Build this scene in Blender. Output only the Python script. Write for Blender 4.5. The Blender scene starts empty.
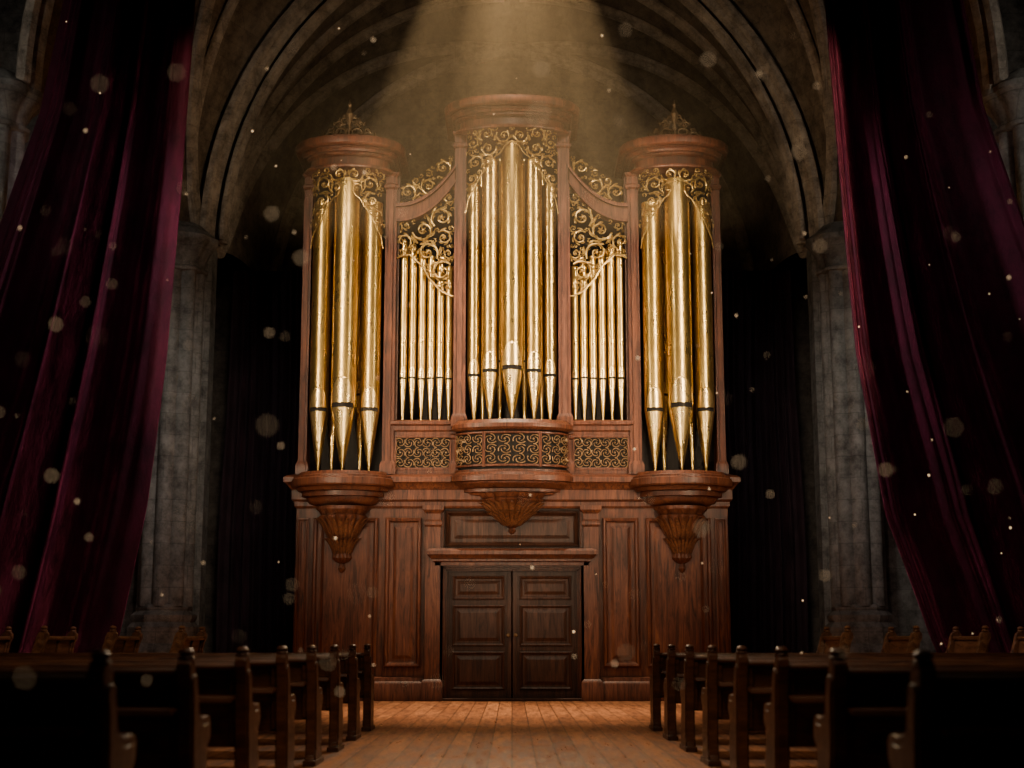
import bpy, bmesh, math, random
from mathutils import Vector, Matrix
R=random.Random(7)
scene=bpy.context.scene
COL=scene.collection
pi=math.pi

# ------------------------------------------------------------ materials
def newmat(name):
    m=bpy.data.materials.new(name); m.use_nodes=True
    nt=m.node_tree; b=nt.nodes['Principled BSDF']
    return m,nt,b
def N(nt,t,**kw):
    n=nt.nodes.new(t)
    for k,v in kw.items(): setattr(n,k,v)
    return n
def ramp(nt,fac,stops):
    r=N(nt,'ShaderNodeValToRGB'); e=r.color_ramp.elements
    e[0].position=stops[0][0]; e[0].color=(*stops[0][1],1)
    e[1].position=stops[-1][0]; e[1].color=(*stops[-1][1],1)
    for p,c in stops[1:-1]:
        q=e.new(p); q.color=(*c,1)
    nt.links.new(fac,r.inputs[0]); return r
def coords(nt,scale=(1,1,1),rot=(0,0,0),kind='Object'):
    tc=N(nt,'ShaderNodeTexCoord'); mp=N(nt,'ShaderNodeMapping')
    mp.inputs['Scale'].default_value=scale; mp.inputs['Rotation'].default_value=rot
    nt.links.new(tc.outputs[kind],mp.inputs[0]); return mp.outputs[0]
def bump(nt,b,h,strength=.3,dist=.02):
    n=N(nt,'ShaderNodeBump'); n.inputs['Strength'].default_value=strength; n.inputs['Distance'].default_value=dist
    nt.links.new(h,n.inputs['Height']); nt.links.new(n.outputs[0],b.inputs['Normal'])
def wood(name,c0,c1,c2,rough=.42,scale=(12,12,1.2),bs=.22):
    m,nt,b=newmat(name)
    v=coords(nt,scale)
    n=N(nt,'ShaderNodeTexNoise'); n.inputs['Scale'].default_value=1.3; n.inputs['Detail'].default_value=9; n.inputs['Roughness'].default_value=.67; n.inputs['Distortion'].default_value=1.0
    nt.links.new(v,n.inputs['Vector'])
    r=ramp(nt,n.outputs['Fac'],[(.34,c0),(.5,c1),(.67,c2)])
    n2=N(nt,'ShaderNodeTexNoise'); n2.inputs['Scale'].default_value=1.1; n2.inputs['Detail'].default_value=4
    v2=coords(nt,(1,1,.5)); nt.links.new(v2,n2.inputs['Vector'])
    r4=ramp(nt,n2.outputs['Fac'],[(.35,(.55,.52,.50)),(.62,(1,1,1))])
    mx=N(nt,'ShaderNodeMixRGB',blend_type='MULTIPLY'); mx.inputs[0].default_value=.8
    nt.links.new(r.outputs[0],mx.inputs[1]); nt.links.new(r4.outputs[0],mx.inputs[2])
    # ambient occlusion multiplied into the wood colour, darker in recesses
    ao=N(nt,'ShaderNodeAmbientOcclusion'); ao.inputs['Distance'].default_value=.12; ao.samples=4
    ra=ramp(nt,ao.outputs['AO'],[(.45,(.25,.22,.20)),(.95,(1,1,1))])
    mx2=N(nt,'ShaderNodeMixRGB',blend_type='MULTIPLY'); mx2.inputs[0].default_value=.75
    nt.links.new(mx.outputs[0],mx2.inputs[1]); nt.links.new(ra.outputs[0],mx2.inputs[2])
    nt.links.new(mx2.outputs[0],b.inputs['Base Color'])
    r2=ramp(nt,n.outputs['Fac'],[(.2,(rough+.15,)*3),(.8,(rough-.08,)*3)])
    nt.links.new(r2.outputs[0],b.inputs['Roughness'])
    b.inputs['Specular IOR Level'].default_value=.28
    bump(nt,b,n.outputs['Fac'],bs,.01)
    return m
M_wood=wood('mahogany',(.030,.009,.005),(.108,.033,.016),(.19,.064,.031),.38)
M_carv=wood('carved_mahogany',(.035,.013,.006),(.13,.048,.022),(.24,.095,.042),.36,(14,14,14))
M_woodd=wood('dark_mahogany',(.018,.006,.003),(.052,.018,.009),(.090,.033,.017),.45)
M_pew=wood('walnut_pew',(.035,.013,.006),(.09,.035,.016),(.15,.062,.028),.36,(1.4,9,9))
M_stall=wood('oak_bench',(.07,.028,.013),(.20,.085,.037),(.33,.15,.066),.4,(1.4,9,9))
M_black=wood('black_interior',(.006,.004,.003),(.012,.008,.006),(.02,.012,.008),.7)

def gold(name,base,dark,rough=.26,met=1.0,sc=(6,6,2),bs=.03,var=0):
    m,nt,b=newmat(name)
    v=coords(nt,sc)
    n=N(nt,'ShaderNodeTexNoise'); n.inputs['Scale'].default_value=1.5; n.inputs['Detail'].default_value=8; n.inputs['Roughness'].default_value=.7
    nt.links.new(v,n.inputs['Vector'])
    r=ramp(nt,n.outputs['Fac'],[(.32,dark),(.55,base),(.8,tuple(min(1,c*1.12) for c in base))])
    out=r.outputs[0]
    if var:
        oi=N(nt,'ShaderNodeObjectInfo'); rv=ramp(nt,oi.outputs['Random'],[(0,(1-var,1-var*1.1,1-var*1.2)),(1,(1,1,1))])
        mx=N(nt,'ShaderNodeMixRGB',blend_type='MULTIPLY'); mx.inputs[0].default_value=1
        nt.links.new(out,mx.inputs[1]); nt.links.new(rv.outputs[0],mx.inputs[2]); out=mx.outputs[0]
    nt.links.new(out,b.inputs['Base Color'])
    r2=ramp(nt,n.outputs['Fac'],[(.3,(rough+.12,)*3),(.75,(rough-.03,)*3)])
    nt.links.new(r2.outputs[0],b.inputs['Roughness'])
    b.inputs['Metallic'].default_value=met
    bump(nt,b,n.outputs['Fac'],bs,.01)
    return m
M_gold=gold('aged_gold_pipe',(.70,.485,.170),(.34,.215,.065),.25,.98,(5,5,1.2),.03,.25)
M_goldl=gold('polished_lip',(.92,.67,.29),(.66,.45,.17),.24,.95)
M_goldc=gold('gilded_carving',(.54,.36,.13),(.13,.08,.028),.34,.9,(14,14,14))
M_bronze=gold('bronze_carving',(.24,.14,.065),(.08,.042,.02),.42,.6,(14,14,14))

def stone(name,a,b_,scale=1.0):
    m,nt,b=newmat(name)
    v=coords(nt,(1,1,1),(pi/2,0,0))
    br=N(nt,'ShaderNodeTexBrick'); br.inputs['Scale'].default_value=scale
    br.inputs['Color1'].default_value=(*a,1); br.inputs['Color2'].default_value=(*b_,1)
    br.inputs['Mortar'].default_value=(a[0]*.82,a[1]*.82,a[2]*.82,1)
    br.inputs['Mortar Size'].default_value=.009; br.inputs['Brick Width'].default_value=.9; br.inputs['Row Height'].default_value=.42
    nt.links.new(v,br.inputs['Vector'])
    n=N(nt,'ShaderNodeTexNoise'); n.inputs['Scale'].default_value=2.6; n.inputs['Detail'].default_value=11; n.inputs['Roughness'].default_value=.76
    v2=coords(nt); nt.links.new(v2,n.inputs['Vector'])
    r=ramp(nt,n.outputs['Fac'],[(.36,(.22,.21,.20)),(.62,(1,1,1))])
    mx=N(nt,'ShaderNodeMixRGB',blend_type='MULTIPLY'); mx.inputs[0].default_value=.95
    nt.links.new(br.outputs['Color'],mx.inputs[1]); nt.links.new(r.outputs[0],mx.inputs[2])
    nt.links.new(mx.outputs[0],b.inputs['Base Color']); b.inputs['Roughness'].default_value=.88
    bump(nt,b,n.outputs['Fac'],.9,.07)
    return m
M_stone=stone('grey_stone',(.24,.222,.19),(.29,.265,.225))
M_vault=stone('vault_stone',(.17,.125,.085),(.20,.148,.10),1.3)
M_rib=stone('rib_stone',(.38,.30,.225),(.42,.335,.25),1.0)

def velvet(name,base,sheen,sw=1.0):
    m,nt,b=newmat(name)
    v=coords(nt,(1.2,1.2,.6))
    n=N(nt,'ShaderNodeTexNoise'); n.inputs['Scale'].default_value=2.2; n.inputs['Detail'].default_value=9; n.inputs['Roughness'].default_value=.78
    nt.links.new(v,n.inputs['Vector'])
    r=ramp(nt,n.outputs['Fac'],[(.3,tuple(c*.3 for c in base)),(.7,tuple(c*1.6 for c in base))])
    nt.links.new(r.outputs[0],b.inputs['Base Color'])
    b.inputs['Roughness'].default_value=.65
    r3=ramp(nt,n.outputs['Fac'],[(.40,(.08*sw,)*3),(.66,(sw,)*3)])
    nt.links.new(r3.outputs[0],b.inputs['Sheen Weight'])
    b.inputs['Sheen Roughness'].default_value=.24
    b.inputs['Sheen Tint'].default_value=(*sheen,1)
    b.inputs['Specular IOR Level'].default_value=.12
    bump(nt,b,n.outputs['Fac'],.6,.10)
    return m
M_velvet=velvet('crimson_velvet',(.036,.0025,.010),(.95,.17,.33),1.0)
M_velvetd=velvet('black_plum_cloth',(.024,.012,.016),(.20,.08,.14),.4)

M_floor,nt,b=newmat('plank_floor')
v=coords(nt,(1,1,1),(0,0,pi/2))
br=N(nt,'ShaderNodeTexBrick'); br.inputs['Scale'].default_value=1.0
br.inputs['Color1'].default_value=(.30,.112,.044,1); br.inputs['Color2'].default_value=(.50,.205,.084,1); br.inputs['Mortar'].default_value=(.05,.02,.01,1)
br.inputs['Mortar Size'].default_value=.007; br.inputs['Brick Width'].default_value=3.2; br.inputs['Row Height'].default_value=.22
nt.links.new(v,br.inputs['Vector'])
v2=coords(nt,(5,.6,1)); n=N(nt,'ShaderNodeTexNoise'); n.inputs['Scale'].default_value=2; n.inputs['Detail'].default_value=9; n.inputs['Roughness'].default_value=.72
nt.links.new(v2,n.inputs['Vector'])
r=ramp(nt,n.outputs['Fac'],[(.38,(.20,.16,.13)),(.60,(1,1,1))])
mx=N(nt,'ShaderNodeMixRGB',blend_type='MULTIPLY'); mx.inputs[0].default_value=.9
nt.links.new(br.outputs['Color'],mx.inputs[1]); nt.links.new(r.outputs[0],mx.inputs[2]); nt.links.new(mx.outputs[0],b.inputs['Base Color'])
r2=ramp(nt,n.outputs['Fac'],[(.3,(.5,)*3),(.7,(.22,)*3)]); nt.links.new(r2.outputs[0],b.inputs['Roughness'])
bump(nt,b,n.outputs['Fac'],.25,.01)

M_dust,nt,b=newmat('emissive_dust'); b.inputs['Base Color'].default_value=(1,.85,.6,1)
b.inputs['Emission Color'].default_value=(1,.66,.36,1); b.inputs['Emission Strength'].default_value=.85  # emission stands in for light caught by the motes

# ------------------------------------------------------------ mesh helpers
class G:
    def __init__(s): s.v=[]; s.f=[]
    def add(s,vs,fs):
        o=len(s.v); s.v+= [tuple(p) for p in vs]; s.f+= [tuple(i+o for i in f) for f in fs]; return s
    def box(s,x0,x1,y0,y1,z0,z1):
        return s.add([(x0,y0,z0),(x1,y0,z0),(x1,y1,z0),(x0,y1,z0),(x0,y0,z1),(x1,y0,z1),(x1,y1,z1),(x0,y1,z1)],
          [(0,3,2,1),(4,5,6,7),(0,1,5,4),(1,2,6,5),(2,3,7,6),(3,0,4,7)])
    def lathe(s,prof,cx=0,cy=0,n=24,mod=None,a0=0):
        vs=[];fs=[]
        for (r,z) in prof:
            for i in range(n):
                a=a0+2*pi*i/n; q=r*(mod(a,z) if mod else 1)
                vs.append((cx+q*math.cos(a),cy+q*math.sin(a),z))
        m=len(prof)
        for j in range(m-1):
            for i in range(n):
                k=(i+1)%n; fs.append((j*n+i,j*n+k,(j+1)*n+k,(j+1)*n+i))
        fs.append(tuple(reversed(range(n)))); fs.append(tuple((m-1)*n+i for i in range(n)))
        return s.add(vs,fs)
    def mould(s,out,prof):
        n=len(out); nr=[]
        for i in range(n):
            p0=Vector(out[i-1]);p1=Vector(out[i]);p2=Vector(out[(i+1)%n])
            d1=(p1-p0).normalized(); d2=(p2-p1).normalized()
            n1=Vector((d1.y,-d1.x)); n2=Vector((d2.y,-d2.x)); m=n1+n2
            m=m.normalized(); m=m/max(.4,m.dot(n1)); nr.append(m)
        vs=[];fs=[]
        for off,z in prof:
            for i in range(n): vs.append((out[i][0]+nr[i].x*off,out[i][1]+nr[i].y*off,z))
        m=len(prof)
        for j in range(m-1):
            for i in range(n):
                k=(i+1)%n; fs.append((j*n+i,j*n+k,(j+1)*n+k,(j+1)*n+i))
        fs.append(tuple(reversed(range(n)))); fs.append(tuple((m-1)*n+i for i in range(n)))
        return s.add(vs,fs)
    def tube(s,pts,rad,n=5,flat=1.0,ref=(0,-1,0)):
        vs=[];fs=[]; L=len(pts); ref=Vector(ref)
        for i,p in enumerate(pts):
            T=(Vector(pts[min(i+1,L-1)])-Vector(pts[max(i-1,0)]))
            T=T.normalized() if T.length>1e-9 else Vector((0,0,1))
            S=T.cross(ref); S=S.normalized() if S.length>1e-6 else Vector((1,0,0))
            U=S.cross(T).normalized(); r=rad[i] if isinstance(rad,(list,tuple)) else rad
            for k in range(n):
                a=2*pi*k/n; q=Vector(p)+S*(r*math.cos(a))+U*(r*flat*math.sin(a)); vs.append(q[:])
        for j in range(L-1):
            for i in range(n):
                k=(i+1)%n; fs.append((j*n+i,j*n+k,(j+1)*n+k,(j+1)*n+i))
        fs.append(tuple(reversed(range(n)))); fs.append(tuple((L-1)*n+i for i in range(n)))
        return s.add(vs,fs)
    def panel(s,x0,x1,z0,z1,y,prof):
        vs=[];fs=[]
        for ins,dy in prof:
            vs+=[(x0+ins,y+dy,z0+ins),(x1-ins,y+dy,z0+ins),(x1-ins,y+dy,z1-ins),(x0+ins,y+dy,z1-ins)]
        for j in range(len(prof)-1):
            for i in range(4):
                k=(i+1)%4; fs.append((j*4+i,j*4+k,(j+1)*4+k,(j+1)*4+i))
        m=(len(prof)-1)*4; fs.append((m,m+1,m+2,m+3)); fs.append((3,2,1,0))
        return s.add(vs,fs)
    def extr(s,poly,x0,x1):
        n=len(poly); vs=[(x0,p[0],p[1]) for p in poly]+[(x1,p[0],p[1]) for p in poly]
        fs=[(i,(i+1)%n,(i+1)%n+n,i+n) for i in range(n)]+[tuple(range(n)),tuple(reversed(range(n,2*n)))]
        return s.add(vs,fs)
    def extry(s,poly,y0,y1):
        n=len(poly); vs=[(p[0],y0,p[1]) for p in poly]+[(p[0],y1,p[1]) for p in poly]
        fs=[(i,(i+1)%n,(i+1)%n+n,i+n) for i in range(n)]+[tuple(range(n)),tuple(reversed(range(n,2*n)))]
        return s.add(vs,fs)
    def grid(s,fn,nu,nv):
        vs=[fn(i/nu,j/nv) for j in range(nv+1) for i in range(nu+1)]
        fs=[(j*(nu+1)+i,j*(nu+1)+i+1,(j+1)*(nu+1)+i+1,(j+1)*(nu+1)+i) for j in range(nv) for i in range(nu)]
        return s.add(vs,fs)
    def ball(s,c,r,n=8,sq=1.0):
        prof=[(max(.001,r*math.sin(pi*k/6)),c[2]-r*sq*math.cos(pi*k/6)) for k in range(7)]
        return s.lathe(prof,c[0],c[1],n)
    def obj(s,name,mat,parent=None,bevel=0,smooth=True,loc=None,recalc=True):
        me=bpy.data.meshes.new(name); me.from_pydata(s.v,[],s.f)
        if recalc:
            bm=bmesh.new(); bm.from_mesh(me); bmesh.ops.recalc_face_normals(bm,faces=bm.faces); bm.to_mesh(me); bm.free()
        me.materials.append(mat)
        if smooth:
            me.polygons.foreach_set('use_smooth',[True]*len(me.polygons)); me.set_sharp_from_angle(angle=math.radians(30))
        me.update()
        o=bpy.data.objects.new(name,me); COL.objects.link(o)
        if parent: o.parent=parent
        if loc: o.location=loc
        if bevel:
            md=o.modifiers.new('bevel','BEVEL'); md.width=bevel; md.segments=2; md.limit_method='ANGLE'; md.angle_limit=math.radians(40)
        return o
def empty(name,loc,label,cat,group=None):
    o=bpy.data.objects.new(name,None); o.location=loc; o.empty_display_size=.2; COL.objects.link(o)
    o['label']=label; o['category']=cat
    if group: o['group']=group
    return o
def struct(o): o['kind']='structure'; return o

# ------------------------------------------------------------ camera
TH=math.radians(10)
cam=bpy.data.cameras.new('camera'); co=bpy.data.objects.new('camera',cam); COL.objects.link(co)
co.location=(0,0,1.1); co.rotation_euler=(pi/2+TH,0,0); cam.lens=51.15; cam.sensor_width=36; cam.clip_end=200
cam.dof.use_dof=True; cam.dof.focus_distance=27; cam.dof.aperture_fstop=1.5
scene.camera=co

# ------------------------------------------------------------ organ
OY=27.5
org=empty('pipe_organ',(0,OY,0),'tall mahogany church pipe organ with gilded pipes and carvings','pipe organ')
def P(g,name,mat,**k): return g.obj(name,mat,org,**k)

def bow(cx,hw,bulge,yb,yf,n=20):
    pts=[(cx-hw,yb),(cx-hw,yf)] if bulge else []
    for i in range(1,n):
        a=pi*i/n; pts.append((cx-hw*math.cos(a),yf-bulge*math.sin(a)))
    pts+=[(cx+hw,yf),(cx+hw,yb)]
    return pts

PR=[(0,.0),(0,-.045),(.025,-.065),(.06,-.055),(.08,-.012),(.10,-.006),(.15,-.006),(.21,-.035)]
for sx in (-1,1):
    g=G(); x0,x1=sorted((sx*1.28,sx*4.08)); g.box(x0,x1,0,2.0,0,3.62); P(g,'lower_case_side',M_wood,bevel=.015)
    x0,x1=sorted((sx*1.70,sx*2.38)); P(G().panel(x0,x1,.62,3.38,-.005,PR),'wood_panel',M_wood,smooth=False)
    x0,x1=sorted((sx*2.52,sx*3.74)); P(G().panel(x0,x1,.62,3.38,-.005,PR),'wood_panel',M_wood,smooth=False)
    x0,x1=sorted((sx*3.82,sx*4.05)); P(G().panel(x0,x1,.62,3.38,-.005,[(0,0),(0,-.03),(.03,-.035),(.05,-.01),(.07,-.008),(.09,-.02)]),'wood_panel',M_wood,smooth=False)
    x0,x1=sorted((sx*1.56,sx*4.08)); P(G().mould([(x0,.5),(x0,-.02),(x1,-.02),(x1,.5)],[(.10,0),(.10,.30),(.08,.34),(.05,.36),(.04,.42),(.0,.44)]),'plinth',M_wood)
    x0,x1=sorted((sx*1.34,sx*1.62))
    P(G().mould([(x0,.3),(x0,-.16),(x1,-.16),(x1,.3)],[(.06,0),(.06,.32),(.03,.38),(0,.40),(0,3.20),(.03,3.24),(.03,3.30),(.0,3.34),(.0,3.45),(.06,3.52),(.06,3.60)]),'pilaster',M_wood)
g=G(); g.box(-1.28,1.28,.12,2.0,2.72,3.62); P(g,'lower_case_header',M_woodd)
P(G().panel(-1.26,1.26,2.84,3.52,.12,[(0,0),(0,-.06),(.04,-.08),(.08,-.02),(.10,-.006),(.16,-.006),(.22,-.03)]),'header_panel',M_woodd,smooth=False)  # darker wood colour stands in for the weaker light on the header
P(G().mould([(-1.44,.3),(-1.44,-.16),(1.44,-.16),(1.44,.3)],[(.0,2.48),(.0,2.54),(.05,2.56),(.05,2.60),(.09,2.62),(.13,2.67),(.15,2.68),(.15,2.75),(.10,2.79),(.0,2.80)]),'door_cornice',M_wood)
g=G()
for k,(w0,y0) in enumerate(((0,.02),(.03,.06),(.06,.10))):
    a=1.335-w0
    g.box(-a-.02,-a+.05,y0-.02,.2,0,2.48-w0); g.box(a-.05,a+.02,y0-.02,.2,0,2.48-w0); g.box(-a,a,y0-.02,.2,2.45-w0,2.50-w0)
P(g,'door_frame',M_wood,bevel=.006)
for sx in (-1,1):
    x0,x1=sorted((sx*.012,sx*1.26))
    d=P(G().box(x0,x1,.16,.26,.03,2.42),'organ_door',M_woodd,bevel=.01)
    pr=[(0,0),(0,-.025),(.02,-.035),(.045,-.02),(.06,-.004),(.09,-.004),(.15,-.03)]
    def dp(a,b_,z0,z1):
        xa,xb=sorted((sx*a,sx*b_)); G().panel(xa,xb,z0,z1,.155,pr).obj('door_panel',M_woodd,d,smooth=False)
    dp(.14,1.12,1.86,2.30); dp(.14,1.12,1.0,1.76); dp(.14,1.12,.20,.90)
    g=G()
    for a in ((.012,.09),(1.17,1.26)):
        xa,xb=sorted((sx*a[0],sx*a[1])); g.box(xa,xb,.135,.16,.03,2.42)
    g.obj('door_stile',M_woodd,d,bevel=.005)
    g=G(); g.lathe([(.001,0),(.035,.002),(.035,.012),(.014,.02),(.014,.04),(.03,.05),(.034,.07),(.02,.085),(.001,.088)],0,0,14)
    k=g.obj('door_knob',M_bronze,d,loc=(sx*.07,.135,1.2)); k.rotation_euler=(pi/2,0,0)
P(G().box(-1.5,1.5,-.14,.2,0,.05),'threshold',M_woodd,bevel=.01)

ring=[(-4.08,2.0),(-4.08,-.02),(4.08,-.02),(4.08,2.0)]
P(G().mould(ring,[(0,3.56),(.03,3.60),(.03,3.68),(.08,3.72),(.08,3.90),(.12,3.94),(.18,4.02),(.22,4.04),(.22,4.13),(.16,4.17),(.05,4.2)]),'belt_cornice',M_wood)
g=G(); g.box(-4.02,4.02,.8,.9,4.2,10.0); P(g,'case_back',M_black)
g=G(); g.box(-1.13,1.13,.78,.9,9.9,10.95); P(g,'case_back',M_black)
for sx in (-1,1):
    x0,x1=sorted((sx*3.96,sx*4.06)); P(G().box(x0,x1,.0,1.9,4.2,10.15),'case_side',M_wood,bevel=.01)
    x0,x1=sorted((sx*2.20,sx*2.26)); P(G().box(x0,x1,.0,.8,4.2,10.1),'tower_partition',M_woodd)
    x0,x1=sorted((sx*1.06,sx*1.12)); P(G().box(x0,x1,.0,.8,5.2,10.95),'tower_partition',M_woodd)
TX=3.19
def post(x,w,y,z0,z1,d=.2):
    o=[(x-w/2,y+d),(x-w/2,y),(x-w*.2,y),(x-w*.2,y-.03),(x+w*.2,y-.03),(x+w*.2,y),(x+w/2,y),(x+w/2,y+d)]
    P(G().mould(o,[(.04,z0),(.04,z0+.18),(.015,z0+.24),(0,z0+.27),(0,z1-.34),(.03,z1-.30),(.03,z1-.25),(0,z1-.22),(0,z1-.08),(.04,z1-.03),(.04,z1)]),'case_post',M_wood)
for sx in (-1,1):
    post(sx*(TX-.83),.22,-.06,4.2,10.15)
    post(sx*(TX+.80),.16,-.02,4.2,10.15)
    post(sx*1.01,.23,-.10,5.1,10.98)
    post(sx*1.10,.12,-.03,4.2,5.2)

cornice=[(.03,0),(.08,.02),(.09,.05),(.08,.08),(.02,.10),(-.03,.11),(-.03,.27),(.03,.28),(.06,.30),(.06,.34),(.11,.35),(.13,.39),(.15,.40),(.15,.44),(.24,.45),(.27,.48),(.28,.52),(.28,.59),(.24,.60),(.24,.64),(.12,.66),(.06,.71),(.0,.72)]
for sx in (-1,1):
    z0=10.10
    P(G().mould(bow(sx*TX,.80,.50,1.2,0,40),[(o,z0+z*.94) for o,z in cornice]),'tower_cornice',M_wood)
    P(G().mould(bow(sx*TX,.84,.62,.8,0,40),[(-.46,3.50),(-.34,3.52),(-.32,3.60),(-.26,3.61),(-.20,3.64),(-.15,3.70),(-.14,3.75),(-.05,3.76),(-.05,3.85),(.02,3.86),(.06,3.93),(.14,3.94),(.16,3.97),(.16,4.08),(.12,4.10),(.12,4.14),(.02,4.16),(.0,4.22)]),'tower_base',M_wood)
    def cm(a,z): return (1+.12*abs(math.cos(6*a))*(1 if z<3.5 else .2))*.74
    g=G().lathe([(.02,2.34),(.06,2.37),(.10,2.43),(.07,2.49),(.06,2.52),(.17,2.56),(.24,2.62),(.22,2.68),(.19,2.74),(.26,2.86),(.34,3.02),(.45,3.20),(.54,3.34),(.56,3.40),(.50,3.43),(.53,3.47),(.62,3.52),(.62,3.58)],sx*TX,-.02,96,cm)
    P(g,'carved_corbel',M_wood)
    g=G()
    for i in range(11):
        a=pi+pi*(i+.5)/11
        for (zb,zt,rb,rt,w) in ((2.70,3.05,.15,.26,.05),(2.95,3.42,.22,.42,.07)):
            pts=[];rr=[]
            for k in range(8):
                t=k/7; z=zb+(zt-zb)*t; q=rb+(rt-rb)*t+.02+.09*t**3
                pts.append((sx*TX+q*math.cos(a),-.02+q*math.sin(a),z-(.06*t**6))); rr.append(.008+w*math.sin(pi*min(1,t*.85+.12)))
            g.tube(pts,[x*.6 for x in rr],6,.5,(math.cos(a),math.sin(a),0.01))
    P(g,'corbel_leaves',M_carv)
z0=10.90
P(G().mould(bow(0,1.06,.50,1.2,0,40),[(o,z0+z*.96) for o,z in cornice]),'tower_cornice',M_wood)
P(G().mould(bow(0,1.10,.50,.8,0,40),[(-.40,3.70),(-.36,3.72),(-.30,3.78),(-.22,3.80),(-.20,3.84),(-.14,3.85),(-.14,3.91),(-.06,3.93),(.04,4.00),(.05,4.03),(.13,4.04),(.13,4.14),(.08,4.15),(.06,4.2),(.0,4.22),(0,4.26)]),'balcony_base',M_wood)
P(G().mould(bow(0,1.10,.50,.8,0,40),[(-.04,5.0),(-.0,5.0),(.04,5.03),(.07,5.05),(.07,5.12),(.03,5.16),(.0,5.2),(-.1,5.2)]),'balcony_rail',M_wood)
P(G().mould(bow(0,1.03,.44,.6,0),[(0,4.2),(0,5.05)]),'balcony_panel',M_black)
def cm2(a,z): return .80*(1+.08*abs(math.cos(8*a)))
g=G().lathe([(.03,3.08),(.07,3.11),(.09,3.15),(.07,3.19),(.16,3.24),(.30,3.34),(.48,3.48),(.66,3.62),(.74,3.70),(.70,3.73),(.76,3.78),(.80,3.82)],0,.1,96,cm2)
P(g,'carved_corbel',M_wood)
g=G()
for i in range(13):
    a=pi+pi*(i+.5)/13
    for (u0,u1,w) in ((0,.62,.045),(.35,1.0,.06)):
        pts=[];rr=[]
        for k in range(8):
            t=k/7; u=u0+(u1-u0)*t; q=.80*(.16+.58*u+.03)+.05*t**3; pts.append((q*math.cos(a),.1+q*math.sin(a),3.24+.45*u-.04*t**5)); rr.append(.008+w*math.sin(pi*min(1,t*.8+.15)))
        g.tube(pts,rr,6,.5,(math.cos(a),math.sin(a),.01))
P(g,'corbel_leaves',M_carv)

for sx in (-1,1):
    x0,x1=sorted((sx*1.12,sx*2.26))
    P(G().mould([(x0,.6),(x0,-.02),(x1,-.02),(x1,.6)],[(0,4.93),(0,5.02),(.03,5.05),(.03,5.13),(.07,5.16),(.07,5.22),(.0,5.25)]),'pipe_sill',M_wood)
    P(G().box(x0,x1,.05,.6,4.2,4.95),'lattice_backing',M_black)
    P(G().box(x0,x1,-.02,.06,4.2,4.30),'lattice_rail',M_wood,bevel=.01)
    g=G()
    n=24; top=[];bot=[]
    def swz(s): return 9.30+.80*s**2.2
    for i in range(n+1):
        s=i/n; x=sx*(2.26-(2.26-1.10)*s)
        top.append((x,swz(s)+.16)); bot.append((x,swz(s)-.12))
    poly=top+bot[::-1]
    g.extry(poly,-.10,.10)
    g.extry([(p[0],p[1]+.05) for p in top]+[(p[0],p[1]-.02) for p in top[::-1]],-.16,.12)
    g.extry([(p[0],p[1]+.02) for p in bot]+[(p[0],p[1]-.03) for p in bot[::-1]],-.13,.12)
    P(g,'swan_neck_rail',M_wood)

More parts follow.
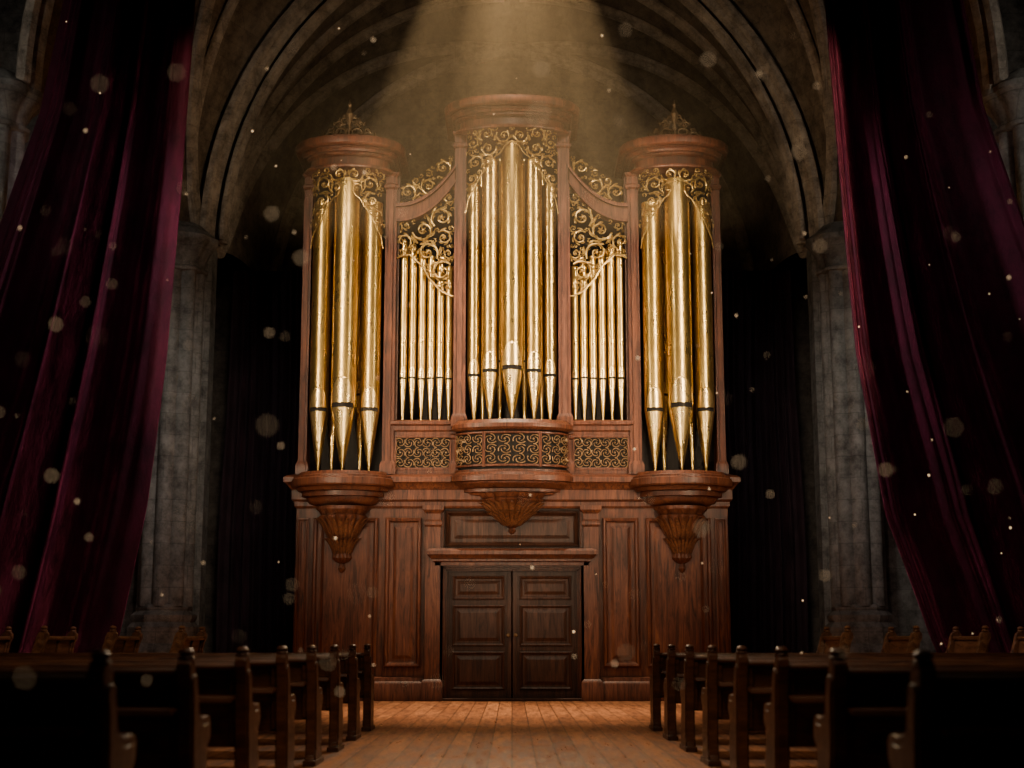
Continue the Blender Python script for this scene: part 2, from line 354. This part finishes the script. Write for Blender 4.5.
def sd(poly,x,z):
    ins=False; d=1e9; n=len(poly)
    for i in range(n):
        x1,z1=poly[i]; x2,z2=poly[(i+1)%n]
        if (z1>z)!=(z2>z) and x<(x2-x1)*(z-z1)/(z2-z1)+x1: ins=not ins
        dx,dz=x2-x1,z2-z1; t=max(0,min(1,((x-x1)*dx+(z-z1)*dz)/(dx*dx+dz*dz+1e-12)))
        d=min(d,math.hypot(x-x1-t*dx,z-z1-t*dz))
    return d if ins else -d
def filigree(name,poly,mp,mat,radii,rng,edge=None,tk=.115,er=.013):
    xs=[p[0] for p in poly]; zs=[p[1] for p in poly]; cs=[]
    for r,tries in radii:
        for _ in range(tries):
            x=rng.uniform(min(xs),max(xs)); z=rng.uniform(min(zs),max(zs))
            if any(math.hypot(x-a,z-b_)<(r+c)*.95 for a,b_,c in cs): continue
            if sd(poly,x,z)<r*.82: continue
            cs.append((x,z,r))
    g=G()
    for x,z,r in cs:
        a0=rng.uniform(0,2*pi); dr=rng.choice((-1,1)); pts=[];rr=[]; NN=20 if r>.05 else 12
        turns=1.35 if r>.05 else .95
        for k in range(NN+1):
            t=k/NN; a=a0+dr*t*2*pi*turns; q=r*(1-.8*t**.9)
            pts.append(mp(x+q*math.cos(a),z+q*math.sin(a),.03*math.sin(pi*t)))
            rr.append(max(.006,r*tk*(1-.45*t)))
        g.tube(pts,rr,5,1.2)
        g.ball(mp(x,z,.03),max(.007,r*.14),6)
        if r>.09:
            for j in range(5):
                a=a0+2*pi*j/5; g.tube([mp(x+.1*r*math.cos(a),z+.1*r*math.sin(a),.02),mp(x+.22*r*math.cos(a),z+.22*r*math.sin(a),.03),mp(x+.34*r*math.cos(a),z+.34*r*math.sin(a),.01)],[.004,r*.08,.003],4,.6)
        for j in range(5 if r>.07 else 3):
            t=(j+.3)/(9 if r>.07 else 6); a=a0+dr*t*2*pi*turns; q=r*(1-.8*t**.9); pts=[];rr=[]
            for k in range(6):
                u=k/5; aa=a+dr*u*.9; qq=q*(1+.40*u)
                if k==5: aa-=dr*.3
                pts.append(mp(x+qq*math.cos(aa),z+qq*math.sin(aa),.02*u)); rr.append(max(.003,r*.13*math.sin(pi*min(.95,u*.8+.2))))
            g.tube(pts,rr,4,.6)
            pts=[];rr=[]
            for k in range(5):
                u=k/4; aa=a+dr*(.2+u*.7); qq=q*(1-.36*u)
                pts.append(mp(x+qq*math.cos(aa),z+qq*math.sin(aa),.01)); rr.append(max(.003,r*.07*(1-u*.7)))
            g.tube(pts,rr,4,.6)
    if edge:
        pts=[mp(p[0]+.012*math.sin(i*1.7),p[1]+.012*math.cos(i*2.1),.01) for i,p in enumerate(edge)]; g.tube(pts,er,5)
    return P(g,name,mat)

def arcmap(cx,hw,bulge,extra=0.03,sx=1):
    def f(x,z,d=0):
        u=max(-1,min(1,x/hw)); return (cx+sx*x,-bulge*math.sqrt(max(0,1-u*u))-extra-d,z)
    return f
def flatmap(y,sx=1):
    return lambda x,z,d=0:(sx*x,y-d,z)
def shade(cx,hw,bulge,ztop,zside,zmid,seed,pw):
    low=[]
    n=14
    for i in range(n+1):
        t=i/n; x=hw*(1-t); low.append((x,zside+(zmid-zside)*(t**pw)))
    poly=[(hw,ztop)]+low+[(0,ztop)]
    for s in (-1,1):
        filigree('pipe_shade_carving',poly,arcmap(cx,hw*1.12,bulge,.03,s),M_goldc,[(.16,300),(.11,600),(.075,1000),(.05,1400),(.035,1600)],random.Random(seed),edge=low)
for sx in (-1,1): shade(sx*TX,.70,.50,10.12,8.55,9.78,11,.62)
shade(0,.90,.50,10.95,9.25,10.66,23,.62)
for sx in (-1,1):
    up=[];lo=[];cr=[]
    n=14
    for i in range(n+1):
        s=i/n; x=2.24-(2.24-1.13)*s
        up.append((x,swz(s)-.13)); lo.append((x,8.42-.75*s**1.5+.14*math.sin(s*2*pi)))
    filigree('pipe_shade_carving',up+lo[::-1],flatmap(-.02,sx),M_goldc,[(.22,200),(.16,400),(.11,800),(.075,1200),(.05,1800),(.035,1500)],random.Random(5),edge=lo,er=.02)
    a=[];b2=[]
    for i in range(n+1):
        s=i/n; x=2.20-(2.20-1.16)*s; h=.16+.42*math.sin(pi*min(1,.15+s*.75))
        a.append((x,swz(s)+.19)); b2.append((x,swz(s)+.19+h))
    filigree('crest_carving',a+b2[::-1],flatmap(-.02,sx),M_goldc,[(.17,400),(.12,500),(.08,800),(.05,1200),(.035,900)],random.Random(9))
    g=G(); y=.0
    for i in range(6):
        for j in range(3):
            x=1.17+1.05*(i+.5)/6; z=4.33+.58*(j+.5)/3; d=(1 if (i+j)%2 else -1)
            for q in range(3):
                a0=q*2*pi/3+pi/6*d; pts=[];rr=[]
                for k in range(11):
                    t=k/10; aa=a0+d*t*2.7; rad=.108*(1-t*.6)
                    pts.append((sx*(x+rad*math.cos(aa)*.92),y-.01-.012*math.sin(pi*t),z+rad*math.sin(aa)*.95)); rr.append(.012*(1-.4*t))
                g.tube(pts,rr,5)
            g.ball((sx*x,y-.02,z),.02,6)
    P(g,'lattice_panel',M_bronze)
    g=G()
    x0,x1=sorted((sx*1.16,sx*2.23))
    for zz in (4.31,4.93): g.box(x0,x1,-.03,.05,zz-.025,zz+.025)
    for xx in (1.165,2.225): g.box(min(sx*(xx-.025),sx*(xx+.025)),max(sx*(xx-.025),sx*(xx+.025)),-.03,.05,4.31,4.93)
    P(g,'lattice_frame',M_wood,bevel=.008)
g=G(); mp=arcmap(0,1.06,.47,.015)
for i in range(12):
    th=pi*(i+.5)/12
    for j in range(3):
        z=4.36+.56*(j+.5)/3; d=(1 if (i+j)%2 else -1)
        for q in range(3):
            a0=q*2*pi/3+pi/6*d; pts=[];rr=[]
            for k in range(11):
                t=k/10; aa=a0+d*t*2.7; rad=.105*(1-t*.6)
                pts.append(mp(-1.06*math.cos(th+rad*math.cos(aa)*1.2),z+rad*math.sin(aa)*.95,.012)); rr.append(.012*(1-.4*t))
            g.tube(pts,rr,5)
        g.ball(mp(-1.06*math.cos(th),z,.02),.02,6)
P(g,'balcony_lattice',M_bronze)
g=G()
for zz in (4.33,4.95):
    g.tube([mp(-1.06*math.cos(pi*k/24),zz,.01) for k in range(25)],.025,6)
for i in (0,4,8,12):
    th=max(.05,min(pi-.05,pi*i/12)); x=-1.06*math.cos(th); g.tube([mp(x,4.3,.02),mp(x,4.97,.02)],.035,6,ref=(1,0,0))
P(g,'balcony_frame',M_wood)

M_crest=gold('darkened_crest',(.16,.10,.05),(.05,.03,.015),.5,.5,(14,14,14))
for sx in (-1,1):
    g=G()
    c=sx*TX; y=-.25; zb=10.74
    for s in (-1,1):
        for (ox,oz,r,a0,dr) in ((.14,.16,.14,-pi/2,1),(.36,.10,.11,-pi/2,1),(.09,.42,.08,-pi/2,1),(.22,.32,.07,0,1)):
            pts=[];rr=[]
            for k in range(19):
                t=k/18; aa=a0+dr*t*2*pi*1.3; q=r*(1-.8*t)
                pts.append((c+s*(ox+q*math.cos(aa)),y,zb+oz+q*math.sin(aa))); rr.append(r*.22*(1-.5*t))
            g.tube(pts,rr,5)
            for j in range(4):
                aa=a0+dr*j*1.3; g.tube([(c+s*(ox+r*math.cos(aa)),y,zb+oz+r*math.sin(aa)),(c+s*(ox+1.35*r*math.cos(aa+.4)),y,zb+oz+1.35*r*math.sin(aa+.4)),(c+s*(ox+1.5*r*math.cos(aa+.9)),y,zb+oz+1.5*r*math.sin(aa+.9))],[r*.18,r*.24,.004],4)
    g.lathe([(.03,zb-.02),(.10,zb),(.10,zb+.04),(.03,zb+.08),(.03,zb+.35),(.06,zb+.45),(.08,zb+.55),(.04,zb+.64),(.025,zb+.68),(.045,zb+.73),(.02,zb+.78),(.005,zb+.86)],c,y,12)
    P(g,'tower_crest',M_crest)

def pipe(x,y,zt,zm,ztop,r,n=32):
    g=G(); prof=[(r*.97,zm),(r,zm+.02),(r,ztop-.08),(r*1.03,ztop-.07),(r*1.03,ztop-.01),(r*.97,ztop),(r*.88,ztop-.005),(r*.88,ztop-.25)]
    g.lathe(prof,0,0,n)
    b=g.obj('organ_pipe',M_gold,org,loc=(x,y,0))
    def rf(z):
        t=(z-zt)/(zm-zt); return .022+.0+(r*.97-.022)*(t**.92)
    g=G(); g.lathe([(.02,zt-.03),(.022,zt)]+[(rf(zt+(zm-zt)*k/8),zt+(zm-zt)*k/8) for k in range(1,9)],0,0,n); g.obj('pipe_foot',M_gold,b)
    H=r*.42
    g=G(); g.grid(lambda u,v:(r*1.02*math.sin((u-.5)*1.9),-r*1.02*math.cos((u-.5)*1.9),zm-.08*r+H*v),8,1); g.obj('pipe_mouth',M_black,b,recalc=False)  # black patch over the body stands in for the shaded mouth opening
    hu=max(.20,r*2.1); A=.95
    def ul(u,v):
        uu=(u-.5)*2; w=A*math.sqrt(max(0,1-v**2.4)); a=uu*w
        e=.985 if abs(uu)>.99 or v>.995 else 1.10+.06*(1-abs(uu))*(1-v*.5)
        return (r*e*math.sin(a),-r*e*math.cos(a),zm+H*.8+hu*v)
    g=G(); g.grid(ul,12,12); g.obj('upper_lip',M_goldl,b,recalc=False)
    hl=(zm-zt)*.70
    def ll(u,v):
        uu=(u-.5)*2; w=.95*math.sqrt(max(0,1-v**1.4)); a=uu*w; z=zm-.01-hl*v; q=rf(z)
        e=.985 if abs(uu)>.99 or v>.995 else 1.10+.06*(1-abs(uu))*(1-v)
        return (q*e*math.sin(a),-q*e*math.cos(a),z)
    g=G(); g.grid(ll,12,10); g.obj('lower_lip',M_goldl,b,recalc=False)
for sx in (-1,1):
    for dx,dy,zm,zt,ztop,r in ((0,-.34,5.42,4.28,9.9,.24),(-.48,-.14,5.38,4.28,9.5,.19),(.48,-.14,5.38,4.28,9.5,.19),(-.27,.22,5.75,4.28,9.7,.11),(.27,.22,5.75,4.28,9.7,.11)):
        pipe(sx*TX+dx,dy,zt,zm,ztop,r)
    for i in range(6):
        x=1.215+.178*i; pipe(sx*(x+.0),.12,5.27,6.05+.012*((i*2)%3),8.3+.2*i*.5,.078,20)
for dx,dy,zm,ztop,r in ((0,-.30,6.15,10.66,.22),(-.42,-.18,6.13,10.36,.165),(.42,-.18,6.13,10.36,.165),(-.73,.0,6.08,9.9,.135),(.73,.0,6.08,9.9,.135),(-.24,.18,6.4,10.5,.09),(.24,.18,6.4,10.5,.09),(-.58,.22,6.4,10.2,.08),(.58,.22,6.4,10.2,.08)):
    pipe(dx,dy,5.22,zm,ztop,r)
g=G(); g.box(-1.0,1.0,.0,.78,5.05,5.2); P(g,'pipe_sill',M_woodd)

# ------------------------------------------------------------ setting
struct(G().box(-12,12,-3,35,-.1,0).obj('floor',M_floor))
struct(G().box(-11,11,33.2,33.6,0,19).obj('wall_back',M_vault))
for sx,nm in ((-1,'wall_left'),(1,'wall_right')):
    x0,x1=sorted((sx*11,sx*11.4)); struct(G().box(x0,x1,-3,33.6,0,21).obj(nm,M_stone))

def parch(y,r,sp,k=1.25):
    Rr=r*k; c=Rr-r; fm=math.acos(c/Rr)
    def f(t):
        h=t*2 if t<=.5 else 2-t*2
        a=fm*h; x=c-Rr*math.cos(a); z=Rr*math.sin(a)
        return Vector((x if t<=.5 else -x,y,sp+z))
    return f
B0=parch(29.2,6.2,9.2)
g=G(); n=40
arc=[B0(i/n) for i in range(n+1)]
for i in range(n):
    a,c=arc[i],arc[i+1]
    g.extry([(a.x,a.z),(c.x,c.z),(c.x,21),(a.x,21)],29.2,29.7)
for sx in (-1,1):
    x0,x1=sorted((sx*6.2,sx*11)); g.box(x0,x1,29.2,29.7,0,21)
struct(g.obj('wall_front',M_stone,smooth=False))

A1=parch(23.5,8.2,10.3); A2=parch(29.2,6.45,9.2); A3=parch(29.7,6.15,9.2); A4=parch(33.2,5.6,8.9,1.12)
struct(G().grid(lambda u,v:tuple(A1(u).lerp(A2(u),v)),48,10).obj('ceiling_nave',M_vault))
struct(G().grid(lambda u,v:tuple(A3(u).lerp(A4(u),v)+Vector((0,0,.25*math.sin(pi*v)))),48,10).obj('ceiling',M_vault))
tn=[1]
def rib(fn,r,n=48):
    pts=[fn(i/n) for i in range(n+1)]
    g=G()
    g.tube([tuple(p) for p in pts],r,8,1.0,(0,1,0.001))
    for d in (-1,1): g.tube([tuple(p+Vector((0,d*r*1.25,.02+r*.4))) for p in pts],r*.6,6,1.0,(0,1,.001))
    o=struct(g.obj('trim_%d'%tn[0],M_rib)); tn[0]+=1; return o
rib(lambda t:A1(t)+Vector((0,-.1,-.1)),.22)
C1=parch(29.15,6.35,9.2); C2=parch(29.22,6.0,9.2)
rib(C1,.19); rib(C2,.11)
rib(lambda t:A4(t)+Vector((0,-.15,-.1)),.15)
for s in (-1,1):
    for vend,uend,rr_ in ((1.0,1.0,.12),(.62,.98,.10),(.30,.98,.10)):
        def dg(t,s=s,vend=vend,uend=uend):
            u=.5*t*uend; v=vend*t**.7; p=A3(u).lerp(A4(u),v)+Vector((0,0,.25*math.sin(pi*v)-.08)); return Vector((p.x*(-s),p.y,p.z))
        rib(dg,rr_)
    def dg2(t,s=s):
        u=.5*t; p=A2(u).lerp(A1(u),t); return Vector((p.x*(-s),p.y,p.z-.12))
    rib(dg2,.14)
    def dg4(t,s=s):
        u=.5*t; p=A2(u).lerp(A1(u),.45*t**.6); return Vector((p.x*(-s),p.y,p.z-.10))
    rib(dg4,.10)

def column(x,y,r,zc,label):
    e=empty('stone_column',(x,y,0),label,'column')
    lob=lambda a,z:.92+.26*abs(math.cos(4*a))
    G().lathe([(r,1.75),(r,zc)],0,0,128,lob).obj('column_shaft',M_stone,e)
    G().lathe([(r*1.75,0),(r*1.75,.9),(r*1.6,1.0),(r*1.5,1.05),(r*1.5,1.35),(r*1.3,1.45),(r*1.38,1.52),(r*1.38,1.58),(r*1.16,1.66),(r*1.2,1.72),(r*1.1,1.78)],0,0,8,None,pi/8).obj('column_base',M_stone,e)
    def cl(a,z): return 1+.08*abs(math.cos(4*a))
    G().lathe([(r*1.0,zc-.02),(r*1.2,zc),(r*1.22,zc+.06),(r*1.08,zc+.1),(r*1.12,zc+.25),(r*1.32,zc+.45),(r*1.55,zc+.58),(r*1.58,zc+.6),(r*1.58,zc+.70),(r*1.45,zc+.76),(r*1.2,zc+.86),(r*.9,zc+1.0)],0,0,96,cl).obj('column_capital',M_stone,e)
for sx in (-1,1):
    column(sx*6.72,28.45,.46,8.35,'clustered grey stone column beside the organ under vault ribs')
    column(sx*8.85,23.5,.52,9.55,'massive grey stone nave column partly behind velvet curtain')

# ------------------------------------------------------------ curtains
def curtain(name,sx,y0,ins,outs,ztop,nf,A,mat,label,flare,seed,ns=320,nt=110):
    rr=random.Random(seed); ph=[rr.uniform(0,6.28) for _ in range(8)]
    def interp(tab,t):
        for i in range(len(tab)-1):
            if t<=tab[i+1][0]:
                a,b_=tab[i],tab[i+1]; q=(t-a[0])/(b_[0]-a[0])
                return a[1]+(b_[1]-a[1])*q
        return tab[-1][1]
    def fn(s,v):
        t=v; x=interp(ins,t)+(interp(outs,t)-interp(ins,t))*s
        w=s+.055*math.sin(5.3*s+ph[1])+.03*math.sin(11*s+ph[2])-.07*math.sin(2.6*t+ph[3])*s*(1-s)*3
        phi=2*pi*nf*w
        am=A*(.6+.6*t)*(1+.45*math.sin(phi*.37+ph[3]))
        f=math.sin(phi)
        f=f*(1-.35*f)+.32*math.sin(2.1*phi+ph[4]+1.3*t)*(.3+.7*math.sin(3.4*t+ph[6]+s*5)**2)+.15*math.sin(4.3*phi+ph[5]-2.0*t)
        y=y0-am*f-.20*math.sin(pi*s*2+t*2)*t
        x+=am*.30*math.cos(phi)+.05*math.sin(2.5*t*pi+ph[7])*t
        z=ztop*(1-t)
        if t>.90:
            q=(t-.90)/.10; y-=flare*q**2*(.6+.4*math.sin(phi*.5)); y-=.06*math.sin(z*14+phi*.4)*q; z=max(.012+.05*(1+math.sin(phi*.7))*q,z)
        return (sx*x,y-y0,z)
    g=G().grid(fn,ns,nt); o=g.obj(name,mat,loc=(0,y0,0),recalc=False)
    o.data.set_sharp_from_angle(angle=pi)
    md=o.modifiers.new('thick','SOLIDIFY'); md.thickness=.012
    o['label']=label; o['category']='curtain'; return o
ins=[(0,5.00),(.2,5.05),(.41,5.12),(.6,5.25),(.77,5.45),(.92,5.75),(1,5.9)]
outs=[(0,7.0),(.3,7.55),(.55,8.5),(.75,9.3),(1,9.9)]
curtain('velvet_curtain',-1,22,ins,outs,13.5,3.6,.30,M_velvet,'heavy crimson velvet curtain hanging in deep folds before stone column',.4,3)
ins=[(0,4.95),(.2,5.0),(.41,5.12),(.6,5.22),(.78,5.50),(.92,6.1),(1,6.5)]
curtain('velvet_curtain',1,22,ins,outs,13.5,3.8,.30,M_velvet,'crimson velvet curtain swept outward with bright folds, pooling on floor',.4,8)
for sx in (-1,1):
    curtain('dark_drape',sx,31,[(0,4.35),(1,4.3)],[(0,6.1),(1,6.2)],9.1,9,.10,M_velvetd,'near-black plum drape hanging beside the organ case',.2,21,200,30)

# ------------------------------------------------------------ pews
def pew_parts(L,mat,h=1.0):
    prof=[(.0,0),(.0,.06),(.03,.09),(.03,.30),(.0,.45),(-.03,.62),(-.05,.80),(-.07,.88),(-.10,.93),(-.10,.975),(-.07,1.0),(-.02,1.005),(.03,.985),(.055,.94),(.07,.88),(.10,.80),(.15,.725),(.22,.68),(.32,.665),(.42,.675),(.48,.665),(.515,.63),(.515,.585),(.48,.55),(.44,.535),(.42,.49),(.43,.42),(.47,.34),(.50,.25),(.49,.16),(.46,.10),(.50,.07),(.52,.05),(.52,0)]
    prof=[(a,b_*h) for a,b_ in prof]
    parts=[]
    def mk(g,n,bv=.008):
        o=g.obj(n,mat,None,bevel=bv); parts.append(o); return o
    for x0 in (0,L-.075):
        g=G().extr(prof,x0,x0+.075)
        g.extr([(p[0]*.82+.035,p[1]*.86+.05) for p in prof],x0-.012,x0+.087)
        g.box(x0-.02,x0+.095,-.03,.55,0,.05)
        g.lathe([(.01,.990*h),(.045,.995*h),(.05,1.01*h),(.03,1.02*h),(.045,1.03*h),(.045,1.04*h),(.03,1.055*h),(.012,1.06*h)],x0+.037,-.035,14)
        mk(g,'pew_end')
    g=G().extr([(.06,.40*h),(.09,.40*h),(-.0,.92*h),(-.03,.92*h)],.07,L-.07)
    k=max(1,int(L/.6))
    for i in range(k+1):
        xx=.07+(L-.18)*i/k; g.extr([(.04,.42*h),(.07,.42*h),(-.02,.9*h),(-.05,.9*h)],xx,xx+.05)
    mk(g,'backrest')
    mk(G().extr([(-.075,.905*h),(.02,.905*h),(.03,.93*h),(.02,.95*h),(-.07,.95*h),(-.085,.93*h)],.06,L-.06),'top_rail')
    mk(G().extr([(.07,.40),(.47,.43),(.49,.445),(.48,.46),(.46,.465),(.07,.435)],.06,L-.06),'seat')
    mk(G().extr([(-.19,.70*h),(-.02,.72*h),(-.02,.745*h),(-.19,.725*h),(-.20,.74*h),(-.21,.70*h)],.07,L-.07),'book_ledge')
    return parts
def place(parts,name,loc,rotz,scx,label,cat,group,first):
    e=empty(name,loc,label,cat,group); e.rotation_euler=(0,0,rotz); e.scale=(scx,1,1)
    for p in parts:
        o=p if first else p.copy()
        if not first: COL.objects.link(o)
        o.parent=e
    return e
pp=pew_parts(4.9,M_pew); first=True
ys=[18.4,16.7,15.0,13.3,11.6,9.9,8.2,6.5]
for sx in (-1,1):
    for y in ys:
        x=sx*1.76
        place(pp,'church_pew',(x,y,0),0,sx,'dark walnut church pew with scrolled end panels by the aisle','pew','pews along the aisle',first); first=False
sp=pew_parts(1.35,M_stall,1.22); first=True
for sx in (-1,1):
    for i,x in enumerate((4.35,5.25,6.15,7.05)):
        place(sp,'choir_bench',(sx*x,19.25,0),pi/2,1,'short brown oak choir bench in front of velvet curtain','bench','choir benches by the curtains',first); first=False

# ------------------------------------------------------------ haze & dust
m=bpy.data.materials.new('haze'); m.use_nodes=True; nt=m.node_tree; nt.nodes.remove(nt.nodes['Principled BSDF'])
vs=N(nt,'ShaderNodeVolumeScatter'); vs.inputs['Density'].default_value=.024; vs.inputs['Color'].default_value=(1,.78,.50,1); vs.inputs['Anisotropy'].default_value=.1
nt.links.new(vs.outputs[0],nt.nodes['Material Output'].inputs['Volume'])
o=G().box(-5.2,5.2,24.6,27.0,8.5,16.8).obj('hazy_air',m,smooth=False); o['kind']='stuff'; o['label']='warm dusty haze lit by beams above the organ'; o['category']='haze'
g=G(); rd=random.Random(44)
for i in range(210):
    y=rd.choice((rd.uniform(1.6,4),rd.uniform(3,9),rd.uniform(9,20)))
    x=rd.uniform(-.36,.36)*y; z=1.1+y*math.tan(rd.uniform(-2,24)*pi/180)
    if z<.9: continue
    r=rd.choice((.4,.5,.7,.9,1.3))*.00076*(y if y>5 else 4.2)
    g.lathe([(r*.1,z-r),(r*.87,z-r*.5),(r*.87,z+r*.5),(r*.1,z+r)],x,y,8)
o=g.obj('floating_dust',M_dust); o['kind']='stuff'; o['label']='drifting dust motes with their own glow in place of caught light'; o['category']='dust'

# ------------------------------------------------------------ lights
def spot(loc,to,e,ang,blend=.6,rad=.3,col=(1,.8,.55)):
    l=bpy.data.lights.new('spot','SPOT'); l.energy=e; l.spot_size=math.radians(ang); l.spot_blend=blend; l.shadow_soft_size=rad; l.color=col
    o=bpy.data.objects.new('spot_light',l); COL.objects.link(o); o.location=loc
    o.rotation_euler=(Vector(to)-Vector(loc)).to_track_quat('-Z','Y').to_euler(); return o
def area(loc,to,e,sx,sy,col=(1,.8,.55),spread=70):
    l=bpy.data.lights.new('area','AREA'); l.energy=e; l.shape='RECTANGLE'; l.size=sx; l.size_y=sy; l.color=col; l.spread=math.radians(spread)
    o=bpy.data.objects.new('area_light',l); COL.objects.link(o); o.location=loc
    o.rotation_euler=(Vector(to)-Vector(loc)).to_track_quat('-Z','Y').to_euler(); return o
W=(1,.74,.46)
spot((0,25.7,16.6),(0,26.0,0),13000,36,.6,.10,W)
spot((-.25,25.7,16.6),(-2.5,25.9,9),17000,13,.6,.07,W)
spot((.25,25.7,16.6),(2.2,25.9,9),17000,13,.6,.07,W)
spot((0,25.7,16.6),(-.5,25.9,9),9000,9,.6,.07,W)
spot((0,17.5,16),(0,27.5,6.6),4300,46,.95,.40,(1,.78,.53))
area((-5.4,20.2,7.5),(-1.5,27.5,6.8),165,.45,6.0,(1,.79,.52),55)  # added pair of unseen lamps, for vertical streaks on the pipes
area((5.4,20.2,7.5),(1.5,27.5,6.8),165,.45,6.0,(1,.79,.52),55)
area((0,20,2.6),(0,27.5,5.6),80,3.0,.6,(1,.79,.52),75)  # added low lamp, unseen, brightens the pipe feet
spot((0,23.5,11),(0,22.8,0),7000,42,.8,.5,(1,.71,.44))
spot((0,22,8.5),(0,12,0),2600,66,.9,.5,(1,.74,.48))
area((0,8,6.5),(0,13,.5),95,2.5,2.5,(1,.74,.5),110)  # added unseen lamp lifting the pews out of the dark
spot((-2.5,25,9.5),(-4.5,31,12.5),230,95,.9,.4,(1,.76,.50))  # added fill pair for the vault and ribs, no visible source
spot((2.5,25,9.5),(4.5,31,12.5),230,95,.9,.4,(1,.76,.50))
for s in (-1,1):
    spot((s*1.0,20.6,8),(s*6.6,22,5.6),1250,80,.9,.2,(1,.80,.84))  # added grazing light so the curtain fold edges catch
    spot((s*2,13,9),(s*6.8,22,5.5),420,60,.9,.4,(1,.80,.84))
    spot((s*4.2,22.6,6.5),(s*6.9,28.5,5.0),360,60,.9,.4,(.97,.96,.90))
    spot((s*10.2,16,9),(s*8.6,23.5,9.5),520,60,.9,.4,(.97,.95,.88))
    spot((s*3.5,16.5,5),(s*5.8,19.9,1.0),180,75,.9,.3,(1,.76,.5))  # added spot to brighten the choir benches
w=bpy.data.worlds.new('world'); scene.world=w; w.use_nodes=True
w.node_tree.nodes['Background'].inputs[0].default_value=(.62,.57,.53,1); w.node_tree.nodes['Background'].inputs[1].default_value=.016
